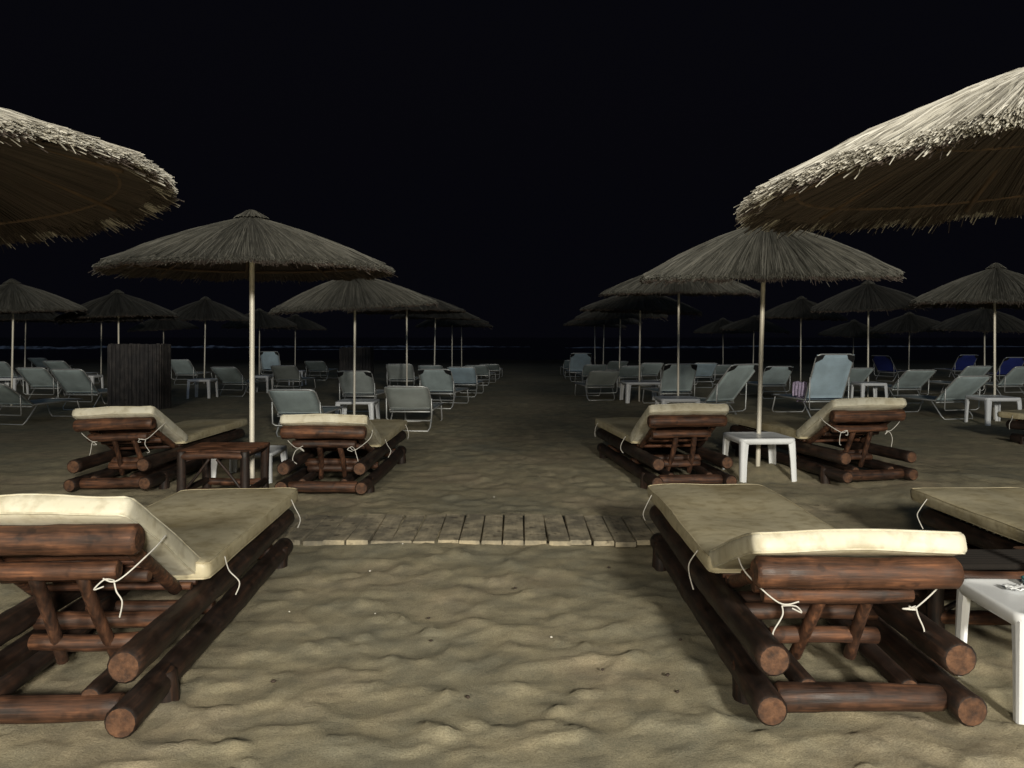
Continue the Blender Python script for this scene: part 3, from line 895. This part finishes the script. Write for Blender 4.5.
# ------------------------------------------------------------------ folding sunbeds
SEAT = .31; SW = .315
_sb = {}
def sunbed_parts(key, fabric, BL):
    k = (key, fabric, BL)
    if k in _sb: return _sb[k]
    a = R(key); out = []
    c, s = math.cos(a), math.sin(a)
    def B(x, t, n=0): return Vector((x, -c * t + s * n, SEAT + s * t + c * n))
    rng = random.Random(key)
    # backrest frame: one bent tube
    pts = [B(-SW, 0), B(-SW, BL - .07), B(-SW + .02, BL - .02), B(-SW + .07, BL), B(SW - .07, BL), B(SW - .02, BL - .02), B(SW, BL - .07), B(SW, 0)]
    m = MB(); m.tube(pts, .0125, 8); out.append(('backrest_frame', m.mesh('backrest_frame', [M['alu']])))
    # seat frame loop
    y1 = 1.12
    pts = [(-SW, -.02, SEAT), (-SW, y1 - .06, SEAT), (-SW + .06, y1, SEAT), (SW - .06, y1, SEAT), (SW, y1 - .06, SEAT), (SW, -.02, SEAT)]
    m = MB(); m.tube(pts, .0125, 8); out.append(('seat_frame', m.mesh('seat_frame', [M['alu']])))
    def cloth(t0, t1, pos, nu=8, nv=12):
        vs = []; fs = []
        for j in range(nv + 1):
            for i in range(nu + 1):
                u = i / nu * 2 - 1; t = t0 + (t1 - t0) * j / nv
                e = (1 - u * u)
                vs.append(pos(u * (SW - .004), t, -.022 * e * (1 - (2 * j / nv - 1) ** 4)))
        n1 = len(vs)
        vs2 = [Vector(v) for v in vs]
        for j in range(nv + 1):
            for i in range(nu + 1):
                u = i / nu * 2 - 1; t = t0 + (t1 - t0) * j / nv
                e = (1 - u * u)
                vs2.append(pos(u * (SW - .004), t, -.022 * e * (1 - (2 * j / nv - 1) ** 4) - .005))
        for j in range(nv):
            for i in range(nu):
                q = (j * (nu + 1) + i, j * (nu + 1) + i + 1, (j + 1) * (nu + 1) + i + 1, (j + 1) * (nu + 1) + i)
                fs.append(q); fs.append(tuple(n1 + x for x in reversed(q)))
        w = nu + 1
        for j in range(nv):
            for i in (0, nu):
                fs.append((j * w + i, (j + 1) * w + i, n1 + (j + 1) * w + i, n1 + j * w + i))
        for i in range(nu):
            for j in (0, nv):
                fs.append((j * w + i, j * w + i + 1, n1 + j * w + i + 1, n1 + j * w + i))
        m = MB(); m.add(vs2, fs); return m
    out.append(('backrest_panel', cloth(.03, BL - .005, B).mesh('backrest_panel', [fabric])))
    out.append(('seat_panel', cloth(.02, y1 - .01, lambda x, t, n: Vector((x, t, SEAT + n))).mesh('seat_panel', [fabric])))
    # U-shaped legs
    for (yt, yb, zt) in ((.10, -.16, SEAT - .01), (.98, 1.10, SEAT - .01)):
        pts = [(-SW + .02, yt, zt), (-SW + .02, yb - (yb - yt) * .12, .06), (-SW + .05, yb, .012), (SW - .05, yb, .012), (SW - .02, yb - (yb - yt) * .12, .06), (SW - .02, yt, zt)]
        m = MB(); m.tube(pts, .0115, 8); out.append(('leg', m.mesh('leg', [M['alu']])))
    # prop bar behind the backrest
    t = BL * .5
    p = B(0, t); 
    pts = [B(-SW - .012, t), (-SW - .012, max(p.y + .02, -.34), .20), (-SW + .02, max(p.y + .02, -.34) + .03, .165), (SW - .02, max(p.y + .02, -.34) + .03, .165), (SW + .012, max(p.y + .02, -.34), .20), B(SW + .012, t)]
    m = MB(); m.tube(pts, .010, 8); out.append(('backrest_prop', m.mesh('backrest_prop', [M['alu']])))
    m = MB(); m.tube([(-SW, -.03, SEAT - .03), (SW, -.03, SEAT - .03)], .0125, 8); out.append(('cross_bar', m.mesh('cross_bar', [M['alu']])))
    if key >= 45:
        for sx in (-1, 1):
            m = MB()
            tri = [B(sx * (SW + .002), BL - .02, -.010), B(sx * (SW - .13), BL - .004, -.010), B(sx * (SW - .10), BL - .075, -.014), B(sx * (SW + .002), BL - .14, -.010)]
            tri2 = [B(sx * (SW + .002), BL - .02, -.016), B(sx * (SW - .13), BL - .004, -.016), B(sx * (SW - .10), BL - .075, -.022), B(sx * (SW + .002), BL - .14, -.016)]
            vs = tri + tri2
            m.add(vs, [(0, 1, 2, 3), (7, 6, 5, 4), (0, 4, 5, 1), (1, 5, 6, 2), (2, 6, 7, 3), (3, 7, 4, 0)], smooth=False)
            out.append(('corner_patch', m.mesh('corner_patch', [M['black']])))
    _sb[k] = out
    return out
def sunbed(px, Y, z, rz, fab, label, sc=1.0, BL=.56):
    """px: where its top bar stands as bearing (780 px = 45 degrees), Y its distance, z the height of the bar"""
    X = (px - 512) * Y / 780
    a = math.degrees(math.asin(max(.05, min(.97, (z / sc - SEAT) / BL))))
    key = max(8, int(round(a / 4) * 4))
    off = math.cos(R(key)) * BL * sc
    rr = R(rz)
    hx = X - math.sin(rr) * off; hy = Y + math.cos(rr) * off
    root = empty('folding_sunbed', (hx, hy, gz(hx, hy) - .012), (0, 0, rr))
    root.scale = (sc, sc, sc)
    tag(root, label, 'sunbed', 'folding aluminium sunbeds in rows')
    for nm, me in sunbed_parts(key, M[fab], BL): link(nm, me, root)
    return root
G, BLU, OL, NV = 'fab_grey', 'fab_blue', 'fab_olive', 'fab_navy'
SUNBEDS = [
    (291, 10.3, .66, -2, G, 'grey sunbed directly behind the bamboo lounger left of the aisle'),
    (406, 11.0, .66, -3, OL, 'grey sunbed with two bright bars, nearest folding one left of the aisle'),
    (354, 14.0, .74, -6, OL, 'grey sunbed crossed by the pole of the third left parasol'),
    (399, 18.6, .69, -2, OL, 'grey sunbed seen squarely behind the fourth left pole'),
    (434, 14.4, .76, -11, G, 'grey sunbed leaning to the right, between the fourth and fifth left poles'),
    (430, 20.0, .64, -5, G, 'grey sunbed top peeping over the one that leans right on the left row'),
    (461, 17.5, .70, -6, BLU, 'pale bluish sunbed, brightest at the far end of the left row'),
    (476, 21.5, .56, -8, G, 'dim sunbed just right of the pale bluish one in the left row'),
    (489, 25.0, .50, -4, G, 'last dim sunbed at the sea end of the left row'),
    (269, 25.0, .90, -8, BLU, 'upright pale blue sunbed right of the tall bright left pole'),
    (283, 18.6, .67, -4, OL, 'dark low sunbed in front of the upright pale blue one, left side'),
    (314, 24.0, .62, -4, G, 'dim sunbed standing alone far back right of a small white table'),
    (223, 17.6, .70, -9, G, 'grey sunbed with slanting rails beside the table right of the enclosure'),
    (178, 22.0, .74, -3, G, 'dim sunbed close to the right side of the slatted enclosure'),
    (30, 16.0, .72, -3, G, 'grey green sunbed second from the left picture edge'),
    (66, 14.0, .76, -5, G, 'grey green sunbed leaning right, just left of the slatted enclosure'),
    (36, 27.0, .62, 0, BLU, 'far bluish sunbed top in the left cluster, the leftmost far one'),
    (53, 21.0, .71, -4, G, 'far grey sunbed top in the left cluster behind the one leaning right'),
    (-14, 11.6, .66, -9, G, 'grey sunbed cut by the left picture edge, nearest in that cluster'),
    (-6, 20.0, .72, 0, G, 'dark sunbed at the very left picture edge, far back'),
    (581, 23.5, .86, 4, BLU, 'upright pale blue sunbed at the sea end of the right row'),
    (574, 26.0, .56, 2, BLU, 'pale blue sunbed half hidden behind the upright one, right row'),
    (596, 21.5, .60, 6, G, 'grey sunbed just behind the olive one in the right row'),
    (605, 16.2, .64, 8, OL, 'olive grey sunbed with two bright bars beside the white table'),
    (619, 25.0, .58, 8, G, 'far grey sunbed between the fifth and fourth right poles'),
    (633, 20.5, .60, 12, G, 'grey sunbed left of the fourth right pole, above the white table'),
    (653, 21.0, .63, 12, G, 'grey sunbed right of the fourth right pole, above the white table'),
    (681, 14.4, .84, 8, G, 'grey sunbed crossed by the third right pole, black corner patches'),
    (706, 20.5, .68, 6, BLU, 'bluish sunbed just right of the one crossed by the third right pole'),
    (727, 22.0, .57, 8, G, 'dim low sunbed left of the big slanting one'),
    (746, 12.2, .95, 33, G, 'big slanting pale sunbed left of the leaning bright pole'),
    (780, 17.0, .72, 7, G, 'grey sunbed with two dim bars right of the leaning bright pole'),
    (836, 12.4, 1.06, 9, BLU, 'tall upright pale blue grey sunbed, its black corners showing'),
    (862, 17.0, .68, 12, G, 'grey sunbed mostly hidden behind the tall upright one'),
    (880, 24.0, .80, -58, NV, 'navy sunbed right of the tall upright pale one'),
    (922, 15.4, .69, 6, G, 'low grey sunbed tilted back between two poles right of the navy one'),
    (975, 12.5, .72, 12, G, 'low grey sunbed nearest the right edge, beside the white table'),
    (980, 17.4, .73, 9, G, 'grey sunbed right behind the low one beside the right edge table'),
    (969, 24.5, .80, 3, NV, 'navy sunbed behind the two low grey ones, left of the right edge pole'),
    (1016, 21.5, .80, 4, NV, 'navy sunbed at the right picture edge'),
    (1028, 16.8, .72, 9, G, 'grey sunbed cut by the right picture edge in front of a navy one'),
]
BLS = lambda z: .80 if z > .92 else .62
for (px, Y, z, rz, fab, lab) in SUNBEDS:
    sunbed(px, Y, z, rz, fab, lab, 1.04 if z > .9 else 1.0, BLS(z) if z > .78 else .66 if px > 880 or px < 240 else .56)

# ------------------------------------------------------------------ towel over the rail of the tall sunbed
mb = MB()
vs = []; fs = []; nu, nv = 14, 26
for j in range(nv + 1):
    for i in range(nu + 1):
        u = i / nu - .5; t = j / nv
        s = (t - .42) * .62
        if abs(s) < .03: yy = s; zz = .0
        else: yy = math.copysign(.03 + .012 * abs(s), s); zz = -(abs(s) - .03)
        f = .020 * math.sin(u * 21 + 3 * t) * min(1, abs(s) * 6)
        vs.append((yy + f, u * (.25 - .06 * abs(s)) , zz + .008 * math.sin(u * 9)))
for j in range(nv):
    for i in range(nu):
        fs.append((j * (nu + 1) + i, j * (nu + 1) + i + 1, (j + 1) * (nu + 1) + i + 1, (j + 1) * (nu + 1) + i))
mb.add(vs, fs)
o = mb.build('towel', M['towel'], loc=(4.78, 12.95, .60), rot=(0, 0, R(24)))
md = o.modifiers.new('thickness', 'SOLIDIFY'); md.thickness = .008
tag(o, 'lilac towel hanging at the left side of the tall upright sunbed', 'towel')

# ------------------------------------------------------------------ slatted wooden enclosures
def enclosure(x, y, w, d, h, label, seed):
    rng = random.Random(seed)
    wm = M.get('fence') or M.setdefault('fence', wood_mat('grey_fence_board', (10, 10, .8), (.030, .028, .030), (.060, .057, .060), (.10, .094, .094), .8, 0))
    root = empty('slatted_enclosure', (x, y, gz(x, y)))
    tag(root, label, 'enclosure', 'slatted wooden enclosures')
    def panel(name, p, q):
        p = Vector(p); q = Vector(q); L = (q - p).length; dirv = (q - p).normalized(); nrm = Vector((-dirv.y, dirv.x, 0))
        m = MB(); t = 0
        while t < L - .02:
            ww = rng.uniform(.055, .07); th = .009 + rng.uniform(0, .006); hh = h + rng.uniform(-.012, .012)
            a = p + dirv * t; b = p + dirv * min(L, t + ww)
            vs = []
            for z in (-.05, hh):
                for c, s in ((a, -1), (b, -1), (b, 1), (a, 1)):
                    v = c + nrm * th * s; vs.append((v.x, v.y, z))
            m.add(vs, [(0, 3, 2, 1), (4, 5, 6, 7), (0, 1, 5, 4), (1, 2, 6, 5), (2, 3, 7, 6), (3, 0, 4, 7)], smooth=False)
            t += ww + rng.uniform(.006, .014)
        m.build(name, wm, root)
    panel('front_panel', (-w / 2, -d / 2, 0), (w / 2, -d / 2, 0))
    panel('back_panel', (-w / 2, d / 2, 0), (w / 2, d / 2, 0))
    panel('side_panel', (-w / 2, -d / 2 + .03, 0), (-w / 2, d / 2 - .03, 0))
    panel('side_panel', (w / 2, -d / 2 + .03, 0), (w / 2, d / 2 - .03, 0))
    for sx in (-1, 1):
        m = MB(); m.box((sx * w / 2 - .03, -d / 2 + .02, -.05), (sx * w / 2 + .0 * sx - .005 if sx > 0 else sx * w / 2 + .03, -d / 2 + .06, h - .03))
        m.build('post', wm, root)
enclosure(-6.98, 14.65, .94, .50, 1.20, 'dark slatted wooden enclosure behind the tilted bamboo lounger, left side', 41)
enclosure(-4.03, 20.3, .76, .5, 1.08, 'far very dim slatted wooden enclosure behind the third left pole', 42)

# ------------------------------------------------------------------ bits on the sand
def bit(x, y, r, material, name, label, cat, group, seed, flat=.5):
    rng = random.Random(seed)
    mb = MB(); seg = 7; vs = [(0, 0, r * flat)]; fs = []
    for i, (q, z) in enumerate(((.6, .8), (1, .1), (.7, -.6))):
        for k in range(seg):
            a = 2 * math.pi * k / seg
            rr = r * q * rng.uniform(.75, 1.2)
            vs.append((rr * math.cos(a), rr * math.sin(a) * .7, r * flat * z))
    for k in range(seg):
        k2 = (k + 1) % seg
        fs.append((0, 1 + k, 1 + k2))
        for i in range(2):
            fs.append((1 + i * seg + k, 1 + (i + 1) * seg + k, 1 + (i + 1) * seg + k2, 1 + i * seg + k2))
    fs.append(tuple(1 + 2 * seg + k for k in reversed(range(seg))))
    mb.add(vs, fs)
    o = mb.build(name, material, loc=(x, y, gz(x, y) + .006), rot=(0, 0, rng.uniform(0, 6)))
    tag(o, label, cat, group)
rng = random.Random(21)
for i in range(10):
    Y = rng.uniform(2.7, 7.5); X = rng.uniform(-1.1, .75)
    bit(X, Y, rng.uniform(.005, .009), M['shell'], 'shell_fragment', 'tiny pale shell fragment lying on the trodden sand of the aisle', 'shell', 'pale shell fragments on the sand', 100 + i)
for i in range(10):
    Y = rng.uniform(2.7, 4.6); X = rng.uniform(-1.0, .75)
    bit(X, Y, rng.uniform(.008, .013), M['twig'], 'bark_chip', 'tiny dark bark chip lying on the trodden sand of the aisle', 'bark chip', 'dark bark chips on the sand', 200 + i)

# ------------------------------------------------------------------ light, sky, camera
w = bpy.data.worlds.new('World'); scene.world = w; w.use_nodes = True
nt = w.node_tree; bg = nt.nodes['Background']
sky = nt.nodes.new('ShaderNodeTexSky'); sky.sky_type = 'NISHITA'; sky.sun_disc = False
sky.sun_elevation = R(-4.5); sky.sun_rotation = R(180 - 12)
# night sky: last blue of the sky plus the glow of the village on the landward side
tc = nt.nodes.new('ShaderNodeTexCoord'); sep = nt.nodes.new('ShaderNodeSeparateXYZ')
nt.links.new(tc.outputs['Generated'], sep.inputs[0])
mr = nt.nodes.new('ShaderNodeMapRange'); mr.interpolation_type = 'SMOOTHSTEP'
mr.inputs['From Min'].default_value = .15; mr.inputs['From Max'].default_value = -1.0
nt.links.new(sep.outputs['Y'], mr.inputs['Value'])
gl = nt.nodes.new('ShaderNodeMix'); gl.data_type = 'RGBA'
gl.inputs[6].default_value = (.034, .035, .062, 1); gl.inputs[7].default_value = (1.25, 1.65, 2.15, 1)
nt.links.new(mr.outputs[0], gl.inputs[0])
ad = nt.nodes.new('ShaderNodeMix'); ad.data_type = 'RGBA'; ad.blend_type = 'ADD'; ad.inputs[0].default_value = 1
nt.links.new(sky.outputs[0], ad.inputs[6]); nt.links.new(gl.outputs[2], ad.inputs[7])
nt.links.new(ad.outputs[2], bg.inputs['Color'])
bg.inputs['Strength'].default_value = .05

# the two promenade lamps behind the camera that light the beach
for (lx, ly, lz, en, colr) in ((-2.6, -8.0, 4.1, 2700, (1, .91, .74)), (2.7, -7.8, 4.3, 6100, (1, .95, .83))):
    ld = bpy.data.lights.new('promenade_lamp', 'POINT')
    ld.energy = en; ld.color = colr; ld.shadow_soft_size = .6
    lo = bpy.data.objects.new('promenade_lamp', ld); COL.objects.link(lo); lo.location = (lx, ly, lz)

cd = bpy.data.cameras.new('camera'); cam = bpy.data.objects.new('camera', cd); COL.objects.link(cam)
cam.location = (0, 0, 1.35); cam.rotation_euler = (math.pi / 2, 0, 0)
cd.sensor_width = 36; cd.lens = 36 * 780 / 1024; cd.shift_y = -47 / 1024
cd.clip_start = .05; cd.clip_end = 5000
scene.camera = cam
scene.view_settings.view_transform = 'Standard'; scene.view_settings.look = 'None'
scene.view_settings.exposure = 0; scene.view_settings.gamma = 1
scene.cycles.use_denoising = True
scene.cycles.max_bounces = 4; scene.cycles.diffuse_bounces = 3; scene.cycles.glossy_bounces = 2
scene.cycles.use_adaptive_sampling = True; scene.cycles.adaptive_threshold = .025
